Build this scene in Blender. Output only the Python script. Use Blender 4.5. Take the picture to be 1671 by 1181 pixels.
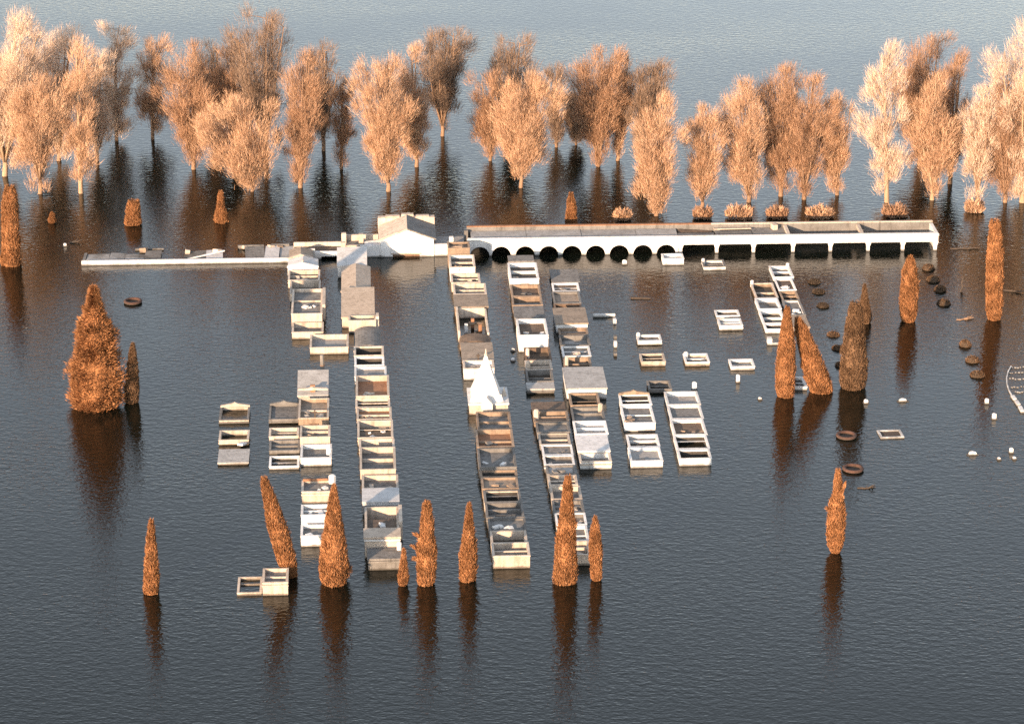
import bpy, math, random
import numpy as np
from mathutils import Vector, Matrix

R = math.radians
for o in list(bpy.data.objects):
    bpy.data.objects.remove(o, do_unlink=True)
SC = bpy.context.scene
COL = SC.collection

# ------------------------------------------------------------------ camera, sky, sun, exposure
PW, PH, FPX, PITCH, CAMH = 1671.0, 1181.0, 4600.0, R(21.0), 96.8
cam = bpy.data.cameras.new('camera')
cam.sensor_fit = 'HORIZONTAL'
cam.sensor_width = 36.0
cam.lens = 36.0 * FPX / PW
cam.clip_start, cam.clip_end = 1.0, 12000.0
camo = bpy.data.objects.new('camera', cam)
COL.objects.link(camo)
camo.location = (0, 0, CAMH)
camo.rotation_euler = (R(90) - PITCH, 0, 0)
SC.camera = camo

SUN_AZ, SUN_EL = R(30), R(11.5)          # behind the camera, to its left
world = bpy.data.worlds.new('World')
SC.world = world
world.use_nodes = True
wn = world.node_tree.nodes
wl = world.node_tree.links
wn.clear()
sky = wn.new('ShaderNodeTexSky')
sky.sky_type = 'NISHITA'
sky.sun_disc = False
sky.sun_elevation = SUN_EL
sky.sun_rotation = math.pi + SUN_AZ
sky.altitude = 100
sky.air_density = 0.95
sky.dust_density = 0.3
sky.ozone_density = 0.9
hsv = wn.new('ShaderNodeHueSaturation')
hsv.inputs['Saturation'].default_value = 0.45
bg = wn.new('ShaderNodeBackground')
bg.inputs['Strength'].default_value = 0.15
wo = wn.new('ShaderNodeOutputWorld')
wl.new(sky.outputs[0], hsv.inputs['Color'])
wl.new(hsv.outputs[0], bg.inputs[0])
wl.new(bg.outputs[0], wo.inputs[0])

sun = bpy.data.lights.new('sun', 'SUN')
sun.energy = 4.4
sun.angle = R(0.5)
sun.color = (1.0, 0.69, 0.44)
suno = bpy.data.objects.new('sun', sun)
COL.objects.link(suno)
ld = Vector((math.sin(SUN_AZ) * math.cos(SUN_EL), math.cos(SUN_AZ) * math.cos(SUN_EL), -math.sin(SUN_EL)))
suno.rotation_euler = ld.to_track_quat('-Z', 'Y').to_euler()
suno.location = (-150, -200, 120)

SC.view_settings.view_transform = 'Standard'
SC.view_settings.look = 'None'
SC.view_settings.gamma = 1.0
SC.view_settings.exposure = 1.4
SC.view_settings.use_curve_mapping = False
SC.cycles.use_denoising = False        # the print's own grain

# ------------------------------------------------------------------ helpers
CP, SP = math.cos(PITCH), math.sin(PITCH)
def _dir(x, y):
    a, b = (x - PW / 2) / FPX, -(y - PH / 2) / FPX
    return a, CP + b * SP, -SP + b * CP
def at(x, y, z=0.0):                     # where a line of sight meets the level z
    d = _dir(x, y)
    t = (z - CAMH) / d[2]
    return d[0] * t, d[1] * t
def rise(x, y, Y):                       # X and Z on the upright plane at distance Y
    d = _dir(x, y)
    t = Y / d[1]
    return d[0] * t, CAMH + d[2] * t
def ppm(Y):                              # photo pixels per metre at that distance
    return FPX / (math.hypot(Y, CAMH))
ANG = R(3.0)                             # the cemetery's own axes
UX, UY = math.cos(ANG), math.sin(ANG)

def interp(pts, y):
    if y <= pts[0][0]:
        (y0, x0), (y1, x1) = pts[0], pts[1]
    elif y >= pts[-1][0]:
        (y0, x0), (y1, x1) = pts[-2], pts[-1]
    else:
        for (y0, x0), (y1, x1) in zip(pts, pts[1:]):
            if y0 <= y <= y1:
                break
    return x0 + (x1 - x0) * (y - y0) / (y1 - y0)

def tag(o, label, cat, group=None, kind=None):
    if label: o['label'] = label
    if cat: o['category'] = cat
    if group: o['group'] = group
    if kind: o['kind'] = kind
    return o
def empty(name, loc, rz=0.0):
    o = bpy.data.objects.new(name, None)
    o.empty_display_size = 0.5
    COL.objects.link(o)
    o.location = loc
    o.rotation_euler = (0, 0, rz)
    return o

class MB:
    def __init__(s):
        s.v, s.f = [], []
    def add(s, vs, fs):
        n = len(s.v)
        s.v += [tuple(p) for p in vs]
        s.f += [tuple(n + i for i in f) for f in fs]
        return s
    def box(s, x0, x1, y0, y1, z0, z1):
        return s.add([(x0, y0, z0), (x1, y0, z0), (x1, y1, z0), (x0, y1, z0), (x0, y0, z1), (x1, y0, z1), (x1, y1, z1), (x0, y1, z1)],
                     [(0, 3, 2, 1), (4, 5, 6, 7), (0, 1, 5, 4), (1, 2, 6, 5), (2, 3, 7, 6), (3, 0, 4, 7)])
    def obox(s, c, size, rot=(0, 0, 0)):
        M = Matrix.Translation(Vector(c)) @ (Matrix.Rotation(rot[2], 4, 'Z') @ Matrix.Rotation(rot[1], 4, 'Y') @ Matrix.Rotation(rot[0], 4, 'X'))
        a, b, d = size[0] / 2, size[1] / 2, size[2] / 2
        vs = [M @ Vector(p) for p in ((-a, -b, -d), (a, -b, -d), (a, b, -d), (-a, b, -d), (-a, -b, d), (a, -b, d), (a, b, d), (-a, b, d))]
        return s.add(vs, [(0, 3, 2, 1), (4, 5, 6, 7), (0, 1, 5, 4), (1, 2, 6, 5), (2, 3, 7, 6), (3, 0, 4, 7)])
    def prism(s, poly, y0, y1):          # an x-z outline (counter-clockwise seen from -y) carried from y0 to y1
        n = len(poly)
        vs = [(x, y0, z) for x, z in poly] + [(x, y1, z) for x, z in poly]
        return s.add(vs, [tuple(range(n)), tuple(range(2 * n - 1, n - 1, -1))] + [(i, i + n, (i + 1) % n + n, (i + 1) % n) for i in range(n)])
    def ring(s, w, d, t, z0, z1, ov=0.0):
        # four walls round a w by d plan as one closed shell
        x0, x1, y0, y1 = -ov, w + ov, -ov, d + ov
        a0, a1, b0, b1 = t, w - t, t, d - t
        o_ = [(x0, y0), (x1, y0), (x1, y1), (x0, y1)]
        i_ = [(a0, b0), (a1, b0), (a1, b1), (a0, b1)]
        vs = [(x, y, z0) for x, y in o_] + [(x, y, z0) for x, y in i_] + [(x, y, z1) for x, y in o_] + [(x, y, z1) for x, y in i_]
        fs = []
        for k in range(4):
            j = (k + 1) % 4
            fs += [(k, j, 8 + j, 8 + k), (4 + j, 4 + k, 12 + k, 12 + j), (8 + k, 8 + j, 12 + j, 12 + k), (j, k, 4 + k, 4 + j)]
        return s.add(vs, fs)
    def tube(s, pts, rads, n=7, cap=True):
        base = len(s.v)
        P = [Vector(p) for p in pts]
        for i, p in enumerate(P):
            t = (P[min(i + 1, len(P) - 1)] - P[max(i - 1, 0)]).normalized()
            u = t.cross(Vector((0.31, 1, 0.12))).normalized()
            w = t.cross(u)
            for k in range(n):
                a = 2 * math.pi * k / n
                s.v.append(tuple(p + (u * math.cos(a) + w * math.sin(a)) * rads[i]))
        for i in range(len(P) - 1):
            for k in range(n):
                j = (k + 1) % n
                s.f.append((base + i * n + k, base + i * n + j, base + (i + 1) * n + j, base + (i + 1) * n + k))
        if cap:
            s.f.append(tuple(base + k for k in range(n))[::-1])
            s.f.append(tuple(base + (len(P) - 1) * n + k for k in range(n)))
        return s
    def build(s, name, mat, parent=None, smooth=False):
        me = bpy.data.meshes.new(name)
        me.from_pydata(s.v, [], s.f)
        me.update()
        if smooth:
            me.polygons.foreach_set('use_smooth', [True] * len(me.polygons))
        me.materials.append(mat)
        o = bpy.data.objects.new(name, me)
        COL.objects.link(o)
        if parent: o.parent = parent
        return o

def tri_object(name, V, mat, parent):    # V: (n,3,3) loose triangles
    n = len(V)
    me = bpy.data.meshes.new(name)
    me.vertices.add(n * 3)
    me.vertices.foreach_set('co', V.reshape(-1).astype(np.float32))
    me.loops.add(n * 3)
    me.loops.foreach_set('vertex_index', np.arange(n * 3, dtype=np.int32))
    me.polygons.add(n)
    me.polygons.foreach_set('loop_start', np.arange(0, n * 3, 3, dtype=np.int32))
    me.update(calc_edges=True)
    me.materials.append(mat)
    o = bpy.data.objects.new(name, me)
    COL.objects.link(o)
    o.parent = parent
    return o

# ------------------------------------------------------------------ materials
def new_mat(name):
    m = bpy.data.materials.new(name)
    m.use_nodes = True
    nt = m.node_tree
    return m, nt, nt.nodes['Principled BSDF']
def N(nt, kind, **kw):
    n = nt.nodes.new(kind)
    for k, v in kw.items():
        setattr(n, k, v)
    return n

def masonry(name, c, c2, dirt=0.5, rough=0.9):
    """weathered plaster: blotches, vertical run stains, each object a little different"""
    m, nt, b = new_mat(name)
    L = nt.links.new
    geo = N(nt, 'ShaderNodeNewGeometry')
    oi = N(nt, 'ShaderNodeObjectInfo')
    n1 = N(nt, 'ShaderNodeTexNoise'); n1.inputs['Scale'].default_value = 0.9; n1.inputs['Detail'].default_value = 6; n1.inputs['Roughness'].default_value = 0.68
    L(geo.outputs['Position'], n1.inputs['Vector'])
    mp = N(nt, 'ShaderNodeMapping'); mp.inputs['Scale'].default_value = (2.2, 2.2, 0.35)
    L(geo.outputs['Position'], mp.inputs['Vector'])
    n2 = N(nt, 'ShaderNodeTexNoise'); n2.inputs['Scale'].default_value = 1.3; n2.inputs['Detail'].default_value = 4
    L(mp.outputs[0], n2.inputs['Vector'])
    r1 = N(nt, 'ShaderNodeValToRGB')
    r1.color_ramp.elements[0].position = 0.40; r1.color_ramp.elements[0].color = (*c, 1)
    r1.color_ramp.elements[1].position = 0.68; r1.color_ramp.elements[1].color = (*c2, 1)
    L(n1.outputs['Fac'], r1.inputs['Fac'])
    r2 = N(nt, 'ShaderNodeValToRGB')
    r2.color_ramp.elements[0].position = 0.50; r2.color_ramp.elements[0].color = (0, 0, 0, 1)
    r2.color_ramp.elements[1].position = 0.74; r2.color_ramp.elements[1].color = (dirt, dirt, dirt, 1)
    L(n2.outputs['Fac'], r2.inputs['Fac'])
    mx = N(nt, 'ShaderNodeMix', data_type='RGBA', blend_type='MIX')
    L(r2.outputs[0], mx.inputs[0]); L(r1.outputs[0], mx.inputs[6])
    mx.inputs[7].default_value = (c2[0] * .38, c2[1] * .36, c2[2] * .34, 1)
    sx = N(nt, 'ShaderNodeSeparateXYZ')
    L(geo.outputs['Position'], sx.inputs[0])
    ad = N(nt, 'ShaderNodeMath', operation='MULTIPLY_ADD'); ad.inputs[1].default_value = -0.35
    L(n1.outputs['Fac'], ad.inputs[0]); L(sx.outputs['Z'], ad.inputs[2])
    td = N(nt, 'ShaderNodeMapRange'); td.inputs['From Min'].default_value = -0.10; td.inputs['From Max'].default_value = 0.03
    td.inputs['To Min'].default_value = 0.75; td.inputs['To Max'].default_value = 0.0
    L(ad.outputs[0], td.inputs['Value'])
    mx2 = N(nt, 'ShaderNodeMix', data_type='RGBA', blend_type='MIX')
    L(td.outputs[0], mx2.inputs[0]); L(mx.outputs[2], mx2.inputs[6])
    mx2.inputs[7].default_value = (0.05, 0.042, 0.032, 1)
    mx = mx2
    hs = N(nt, 'ShaderNodeHueSaturation')
    mr = N(nt, 'ShaderNodeMapRange'); mr.inputs['To Min'].default_value = 0.82; mr.inputs['To Max'].default_value = 1.1
    L(oi.outputs['Random'], mr.inputs['Value']); L(mr.outputs[0], hs.inputs['Value'])
    L(mx.outputs[2], hs.inputs['Color'])
    L(hs.outputs[0], b.inputs['Base Color'])
    b.inputs['Roughness'].default_value = rough
    bp = N(nt, 'ShaderNodeBump'); bp.inputs['Strength'].default_value = 0.5; bp.inputs['Distance'].default_value = 0.05
    n3 = N(nt, 'ShaderNodeTexNoise'); n3.inputs['Scale'].default_value = 4.0; n3.inputs['Detail'].default_value = 5
    L(geo.outputs['Position'], n3.inputs['Vector']); L(n3.outputs['Fac'], bp.inputs['Height'])
    L(bp.outputs[0], b.inputs['Normal'])
    return m

W = {
    'w': masonry('white_plaster', (0.72, 0.71, 0.70), (0.60, 0.58, 0.56), 0.4),
    'c': masonry('cream_plaster', (0.56, 0.475, 0.395), (0.44, 0.365, 0.295), 0.55),
    't': masonry('tan_render', (0.32, 0.235, 0.17), (0.22, 0.16, 0.115), 0.55),
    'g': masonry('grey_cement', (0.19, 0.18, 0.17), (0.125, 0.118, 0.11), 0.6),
    'b': masonry('brown_render', (0.17, 0.115, 0.08), (0.11, 0.075, 0.053), 0.6),
}
RF = {
    'g': masonry('grey_roof', (0.20, 0.19, 0.18), (0.13, 0.123, 0.117), 0.7),
    'l': masonry('pale_roof', (0.36, 0.35, 0.34), (0.26, 0.25, 0.24), 0.5),
    'd': masonry('tarred_roof_and_shade', (0.075, 0.068, 0.06), (0.045, 0.04, 0.037), 0.6),  # tar on roofs; on roofless vaults' inner faces it is painted shade
    'o': masonry('tiled_roof', (0.32, 0.165, 0.09), (0.22, 0.11, 0.065), 0.5),
    't': masonry('tan_roof', (0.31, 0.245, 0.19), (0.22, 0.175, 0.135), 0.55),
    'b': masonry('rusty_roof', (0.15, 0.105, 0.075), (0.09, 0.066, 0.05), 0.7),
    'c': masonry('cream_roof', (0.50, 0.41, 0.33), (0.40, 0.32, 0.25), 0.5),
    'w': masonry('white_roof', (0.62, 0.61, 0.61), (0.5, 0.49, 0.485), 0.4),
}

def foliage(name, ca, cb, cc, patch=0.72):
    m, nt, b = new_mat(name)
    L = nt.links.new
    geo = N(nt, 'ShaderNodeNewGeometry')
    r = N(nt, 'ShaderNodeValToRGB')
    e = r.color_ramp.elements
    e[0].color = (*ca, 1); e[1].color = (*cc, 1)
    k = e.new(0.5); k.color = (*cb, 1)
    L(geo.outputs['Random Per Island'], r.inputs['Fac'])
    nz = N(nt, 'ShaderNodeTexNoise'); nz.inputs['Scale'].default_value = 1.1; nz.inputs['Detail'].default_value = 3
    L(geo.outputs['Position'], nz.inputs['Vector'])
    mr = N(nt, 'ShaderNodeMapRange'); mr.inputs['From Min'].default_value = 0.32; mr.inputs['From Max'].default_value = 0.62
    mr.inputs['To Min'].default_value = patch; mr.inputs['To Max'].default_value = 1.12
    L(nz.outputs['Fac'], mr.inputs['Value'])
    hs = N(nt, 'ShaderNodeHueSaturation')
    L(mr.outputs[0], hs.inputs['Value']); L(r.outputs[0], hs.inputs['Color'])
    L(hs.outputs[0], b.inputs['Base Color'])
    b.inputs['Roughness'].default_value = 0.85
    b.inputs['Specular IOR Level'].default_value = 0.1
    return m
F = {
    'bright': foliage('dry_twigs_orange', (0.34, 0.195, 0.115), (0.52, 0.325, 0.205), (0.64, 0.43, 0.295)),
    'pale': foliage('dry_twigs_pale', (0.50, 0.345, 0.24), (0.64, 0.47, 0.35), (0.74, 0.58, 0.46)),
    'rust': foliage('dry_twigs_rust', (0.25, 0.14, 0.085), (0.38, 0.225, 0.14), (0.50, 0.315, 0.205)),
    'brown': foliage('bare_twigs_brown', (0.16, 0.115, 0.088), (0.25, 0.175, 0.13), (0.34, 0.24, 0.175)),
    'cypress': foliage('dead_cypress', (0.16, 0.07, 0.03), (0.31, 0.14, 0.06), (0.43, 0.215, 0.105), 0.6),
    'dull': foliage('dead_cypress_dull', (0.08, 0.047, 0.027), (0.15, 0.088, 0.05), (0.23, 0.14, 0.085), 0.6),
    'dark': foliage('dark_twigs', (0.045, 0.034, 0.026), (0.075, 0.055, 0.04), (0.11, 0.08, 0.055)),
}
def bark(name, c, c2):
    m, nt, b = new_mat(name)
    L = nt.links.new
    geo = N(nt, 'ShaderNodeNewGeometry')
    n1 = N(nt, 'ShaderNodeTexNoise'); n1.inputs['Scale'].default_value = 2.5; n1.inputs['Detail'].default_value = 5
    mp = N(nt, 'ShaderNodeMapping'); mp.inputs['Scale'].default_value = (3, 3, 0.6)
    L(geo.outputs['Position'], mp.inputs['Vector']); L(mp.outputs[0], n1.inputs['Vector'])
    r = N(nt, 'ShaderNodeValToRGB')
    r.color_ramp.elements[0].position = .35; r.color_ramp.elements[0].color = (*c, 1)
    r.color_ramp.elements[1].position = .7; r.color_ramp.elements[1].color = (*c2, 1)
    L(n1.outputs['Fac'], r.inputs['Fac']); L(r.outputs[0], b.inputs['Base Color'])
    b.inputs['Roughness'].default_value = 0.9
    return m
BK = {'pale': bark('pale_bark', (0.30, 0.20, 0.125), (0.42, 0.30, 0.20)),
      'brown': bark('brown_bark', (0.20, 0.125, 0.08), (0.32, 0.20, 0.125)),
      'cypress': bark('cypress_wood', (0.17, 0.08, 0.035), (0.28, 0.13, 0.055)),
      'dark': bark('wet_wood', (0.05, 0.037, 0.028), (0.09, 0.065, 0.048))}
CLAY = masonry('terracotta', (0.085, 0.042, 0.03), (0.055, 0.03, 0.022), 0.5)
IRON = bark('rusty_iron', (0.12, 0.075, 0.05), (0.2, 0.12, 0.08))

# ------------------------------------------------------------------ the lake
def lake_material():
    m, nt, b = new_mat('lake_water')
    L = nt.links.new
    b.inputs['Base Color'].default_value = (0.004, 0.0058, 0.0042, 1)
    b.inputs['Roughness'].default_value = 0.04
    b.inputs['IOR'].default_value = 1.333
    geo = N(nt, 'ShaderNodeNewGeometry')
    def wave(scale, rot, stretch, detail):
        mp = N(nt, 'ShaderNodeMapping')
        mp.inputs['Rotation'].default_value = (0, 0, rot)
        mp.inputs['Scale'].default_value = (scale / stretch, scale, scale)
        L(geo.outputs['Position'], mp.inputs['Vector'])
        n = N(nt, 'ShaderNodeTexNoise')
        n.inputs['Scale'].default_value = 1.0
        n.inputs['Detail'].default_value = detail
        n.inputs['Roughness'].default_value = 0.55
        L(mp.outputs[0], n.inputs['Vector'])
        return n.outputs['Fac']
    a = wave(1.9, R(20), 1.8, 2)
    c = wave(4.2, R(9), 1.7, 2)
    g = wave(0.035, R(20), 2.5, 3)        # cat's-paws: calmer and rougher water
    mr = N(nt, 'ShaderNodeMapRange'); mr.inputs['From Min'].default_value = 0.35; mr.inputs['From Max'].default_value = 0.65
    mr.inputs['To Min'].default_value = 0.65; mr.inputs['To Max'].default_value = 1.2
    L(g, mr.inputs['Value'])
    b1 = N(nt, 'ShaderNodeBump'); b1.inputs['Distance'].default_value = 0.04
    b2 = N(nt, 'ShaderNodeBump'); b2.inputs['Distance'].default_value = 0.027
    L(mr.outputs[0], b1.inputs['Strength']); L(mr.outputs[0], b2.inputs['Strength'])
    L(a, b1.inputs['Height']); L(c, b2.inputs['Height'])
    L(b1.outputs[0], b2.inputs['Normal']); L(b2.outputs[0], b.inputs['Normal'])
    return m
lake = MB().add([(-5000, -1500, 0), (5000, -1500, 0), (5000, 8500, 0), (-5000, 8500, 0)], [(0, 1, 2, 3)]).build('water', lake_material())
tag(lake, 'dark rippled flood water of the lake', None, None, 'structure')

# ------------------------------------------------------------------ burial vaults
TONE = {'w': 'white', 'c': 'cream', 't': 'tan', 'g': 'grey', 'b': 'brown'}
RTONE = {'g': 'grey', 'l': 'pale', 'd': 'dark', 'o': 'rusty', 't': 'tan', 'b': 'brown', 'w': 'white', 'c': 'cream'}
KIND = {'p': 'vault, sunken {} roof', 'd': 'roofless flooded vault', 'k': 'vault, half-fallen {} roof', 'f': 'vault, flat {} roof',
        'g': 'gabled vault, {} roof', 's': 'vault, sloping {} roof', 'w': 'ruined vault, standing pillars', 'v': 'vault, rounded {} roof'}
ORD = ['nearest', 'second', 'third', 'fourth', 'fifth', 'sixth', 'seventh', 'eighth', 'ninth', 'tenth', 'eleventh', 'twelfth', 'thirteenth',
       'fourteenth', 'fifteenth', 'sixteenth', 'seventeenth', 'eighteenth', 'nineteenth', 'twentieth', 'twenty-first']

def vault_body(o, w, d, h, kind, wt, rt, rng):
    t = 0.18
    cop = W[wt] if rng.random() < .8 else W[rng.choice('wcg')]
    if kind == 'f':
        MB().box(0, w, 0, d, -1.0, h - .16).build('wall', W[wt], o)
        MB().box(-.08, w + .08, -.10, d + .03, h - .16, h).build('roof', RF[rt], o)
    elif kind == 's':
        MB().box(0, w, 0, d, -1.0, h - .62).build('wall', W[wt], o)
        MB().add([(-.08, -.1, h - .62), (w + .08, -.1, h - .62), (w + .08, d, h - .62), (-.08, d, h - .62), (-.08, -.1, h - .45), (w + .08, -.1, h - .45), (w + .08, d, h + .32), (-.08, d, h + .32)],
                 [(0, 3, 2, 1), (4, 5, 6, 7), (0, 1, 5, 4), (1, 2, 6, 5), (2, 3, 7, 6), (3, 0, 4, 7)]).build('roof', RF[rt], o)
    elif kind == 'g':
        e = h - .45
        MB().box(0, w, 0, d, -1.0, e).build('wall', W[wt], o)
        MB().prism([(-.06, e), (w + .06, e), (w + .06, e + .12), (w / 2, h + .1), (-.06, e + .12)], -.12, .22).build('pediment', W[wt], o)
        MB().prism([(.0, e), (w, e), (w, e + .05), (w / 2, h - .02), (0, e + .05)], .22, d).build('roof', RF[rt], o)
    elif kind == 'v':
        e = h - .5
        MB().box(0, w, 0, d, -1.0, e).build('wall', W[wt], o)
        arc = [(w / 2 - (w / 2 - .02) * math.cos(math.pi * k / 12), e + .5 * math.sin(math.pi * k / 12)) for k in range(13)]
        MB().prism(arc[::-1], .02, d - .02).build('roof', RF[rt], o)
        MB().box(-.05, w + .05, -.14, .0, e - .25, e - .03).build('cornice', cop, o)
    elif kind == 'w':
        m = MB()
        m.box(0, t, 0, d, -1, h); m.box(w - t, w, 0, d, -1, h * .8); m.box(t, w - t, d - t, d, -1, h * .9); m.box(t, w - t, 0, t, -1, h * .35)
        m.build('wall', W[wt], o)
        for q in range(3):
            px, py = w * (.28 + .23 * q), d * (.35 + .2 * (q % 2))
            MB().box(px - .16, px + .16, py - .16, py + .16, -1, h * (.75 + .2 * rng.random())).build('pillar', RF['o'] if q else W['w'], o)
        MB().obox((w * .6, d * .55, h * .45), (w * .5, .3, .22), (0, R(14), R(30))).build('fallen_beam', W['t'], o)
    else:
        MB().ring(w, d, t, -1.0, h - .08).build('wall', W[wt], o)
        MB().ring(w, d, t - .03, h - .08, h, .035).build('coping', cop, o)
        pd = rng.uniform(.14, .55)
        zr = h - pd
        rfo = o
        if kind == 'p':
            rfo = MB().box(t, w - t, t, d - t, zr - .15, zr).build('roof', RF[rt], o)
        elif kind == 'd':  # dark lining added so the open shell looks deep in shade
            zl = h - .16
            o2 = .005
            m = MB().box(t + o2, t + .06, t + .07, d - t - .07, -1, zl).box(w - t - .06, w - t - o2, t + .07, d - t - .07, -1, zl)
            m.box(t + o2, w - t - o2, d - t - .06, d - t - o2, -1, zl).box(t + o2, w - t - o2, t + o2, t + .06, -1, zl).build('shade_lining', RF['d'], o)
        elif kind == 'k':
            rfo = MB().box(t, w - t, t, t + (d - 2 * t) * rng.uniform(.4, .65), zr - .15, zr).build('roof', RF[rt], o)
        if kind in 'pk' and rng.random() < .55:
            mt = W[rng.choice('gtwc')]
            for q in range(rng.randint(2, 5)):
                sz = rng.uniform(.14, .42)
                MB().obox((rng.uniform(t + .3, w - t - .3), rng.uniform(t + .2, t + max(.3, (d - 2 * t) * .4)), zr + sz * .2), (sz * rng.uniform(1, 2.6), sz, sz * .6),
                          (rng.uniform(-.3, .3), rng.uniform(-.3, .3), rng.uniform(0, 3))).build('rubble', mt, rfo)
        if rng.random() < .5 and d > 1.7:
            yy = d * rng.uniform(.4, .62)
            MB().box(t - .02, w - t + .02, yy, yy + .16, zr + .01, h - .10 - rng.random() * .12).build('cross_wall', cop, o)
    # front dressing
    if kind in 'pfk' and rng.random() < .12:
        MB().box(w * .5 - .42, w * .5 + .42, -.09, -.004, max(-.6, h - 2.2), h - .55).build('door', IRON if rng.random() < .5 else W['b'], o)
    if kind in 'pkf' and rng.random() < .45:
        MB().box(-.04, w + .04, -.13, -.036, h - .34, h - .2).build('cornice', cop, o)

VAULTS = {}
def row(key, place, lefts, rights, items, group, seed, snap=True):
    """items run from the far end to the near end: (y of back top edge, y of front top edge, height, kind, wall, roof[, dx0, dx1])"""
    rng = random.Random(seed)
    prev = None
    n = len(items)
    for i, it in enumerate(items):
        yb, yf, h, kind, wt, rt = it[:6]
        dx0, dx1 = (it[6], it[7]) if len(it) > 6 else (0, 0)
        h += rng.uniform(-.03, .03)
        xl, xr = interp(lefts, yf) + dx0 + rng.uniform(-1, 1), interp(rights, yf) + dx1 + rng.uniform(-1, 1)
        p, q = at(xl, yf, h), at(xr, yf, h)
        bk = at(xl, yb, h)
        w = (q[0] - p[0]) / UX
        d = max(1.1, (bk[1] - p[1]) / UX)
        v = -UY * p[0] + UX * p[1]
        if prev is not None:
            if snap and d < prev - v - .5 and prev - v < d + 4.0:
                d = prev - v - .35
            d = min(d, prev - v - .10)
            if d < .9:                       # keep a sliver of a vault clear of its neighbour
                v = prev - .10 - .9
                d = .9
                uu = UX * p[0] + UY * p[1]
                p = (uu * UX - v * UY, uu * UY + v * UX)
        prev = v
        o = empty('burial_vault', (p[0], p[1], 0), ANG)
        vault_body(o, w, d, h, kind, wt, rt, rng)
        k = n - 1 - i
        where = ORD[k] + ('' if k == 0 else ' from near end') + ' of ' + place if n > 1 else place
        tag(o, f"{TONE[wt]} {KIND[kind].format(RTONE[rt])}, {where}", 'vault', group)
        VAULTS[(key, i)] = (o, w, d, h)

G_ROW = 'burial vaults standing in rows in the flood water'
row('r1', 'short row under left wing', [(425, 469), (545, 477)], [(425, 518), (545, 528)], [
    (402, 416, 1.5, 'g', 'c', 't', 2, -8), (424, 430, 1.5, 'g', 'w', 'w'), (441, 457, .95, 'p', 'c', 'd'), (457, 479, .9, 'k', 'c', 'g'),
    (480, 512, 1.5, 'p', 'c', 'g'), (528, 542, .75, 'p', 'c', 'g')], G_ROW, 1)
row('r1s', 'joining two rows at upper left', [(540, 505), (570, 505)], [(540, 568), (570, 569)], [(546, 567, .7, 'p', 'c', 'l')], G_ROW, 2)
row('r1b', 'middle stretch, second column', [(610, 485), (760, 491)], [(610, 533), (760, 541)], [
    (609, 637, 1.15, 's', 'c', 'l'), (650, 682, .9, 'p', 't', 't'), (694, 713, 1.35, 'p', 'c', 'g'), (725, 747, .8, 'p', 'w', 'g')], G_ROW, 3, False)
row('r1c', 'trio beside stout cypress', [(780, 491), (890, 491)], [(780, 545), (890, 552)], [
    (784, 802, 1.1, 'p', 'c', 'g', 2, 0), (823, 840, 1.5, 'p', 'w', 'g'), (856, 874, 1.0, 'p', 'w', 'g')], G_ROW, 4, False)
row('r0a', 'leftmost low cluster', [(660, 357), (760, 357)], [(660, 405), (760, 405)], [
    (663, 685, .35, 'p', 'c', 'd'), (702, 718, .45, 'p', 'c', 't'), (733, 754, .28, 'f', 'c', 'l')], G_ROW, 5, False)
row('r0b', 'second low cluster', [(660, 438), (765, 439)], [(660, 486), (765, 488)], [
    (660, 684, .4, 'p', 'g', 'g'), (698, 712, .5, 'p', 'c', 'g'), (718, 735, .4, 'p', 'g', 'l'), (744, 761, .32, 'p', 'w', 'g')], G_ROW, 6, False)
row('r2', 'long row below gatehouse', [(440, 556), (510, 558), (525, 570), (570, 578), (640, 580), (690, 583), (790, 590), (880, 597), (935, 603)],
    [(440, 602), (510, 611), (560, 622), (640, 634), (720, 641), (800, 650), (870, 651), (930, 656)], [
    (408, 426, 1.9, 's', 'w', 'w', -4, -3), (447, 470, 1.75, 'g', 'c', 'c'), (482, 510, 1.65, 's', 'c', 'c'), (509, 523, 1.35, 'p', 'c', 'd'),
    (546, 563, .85, 'v', 'c', 'g'), (566, 580, .85, 'd', 'c', 'd'), (582, 596, .8, 'd', 'w', 'd'), (598, 614, .8, 'p', 'w', 'l'),
    (615, 646, 1.0, 'p', 'c', 'o'), (648, 664, .7, 'd', 'c', 'd'), (665, 684, .8, 'p', 'c', 'o'), (686, 714, .85, 'k', 'c', 'b'),
    (716, 733, .85, 'p', 'c', 'g'), (735, 766, 1.2, 'p', 'c', 'g'), (781, 797, .8, 'p', 'c', 'g'), (799, 818, 1.0, 'f', 'w', 'w'),
    (827, 837, .8, 'f', 'g', 'g'), (838, 866, 1.5, 'k', 'c', 'b'), (868, 876, 1.9, 'f', 'c', 'c', -2, 0), (905, 911, 1.05, 'f', 'g', 'g')], G_ROW, 7)
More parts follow.
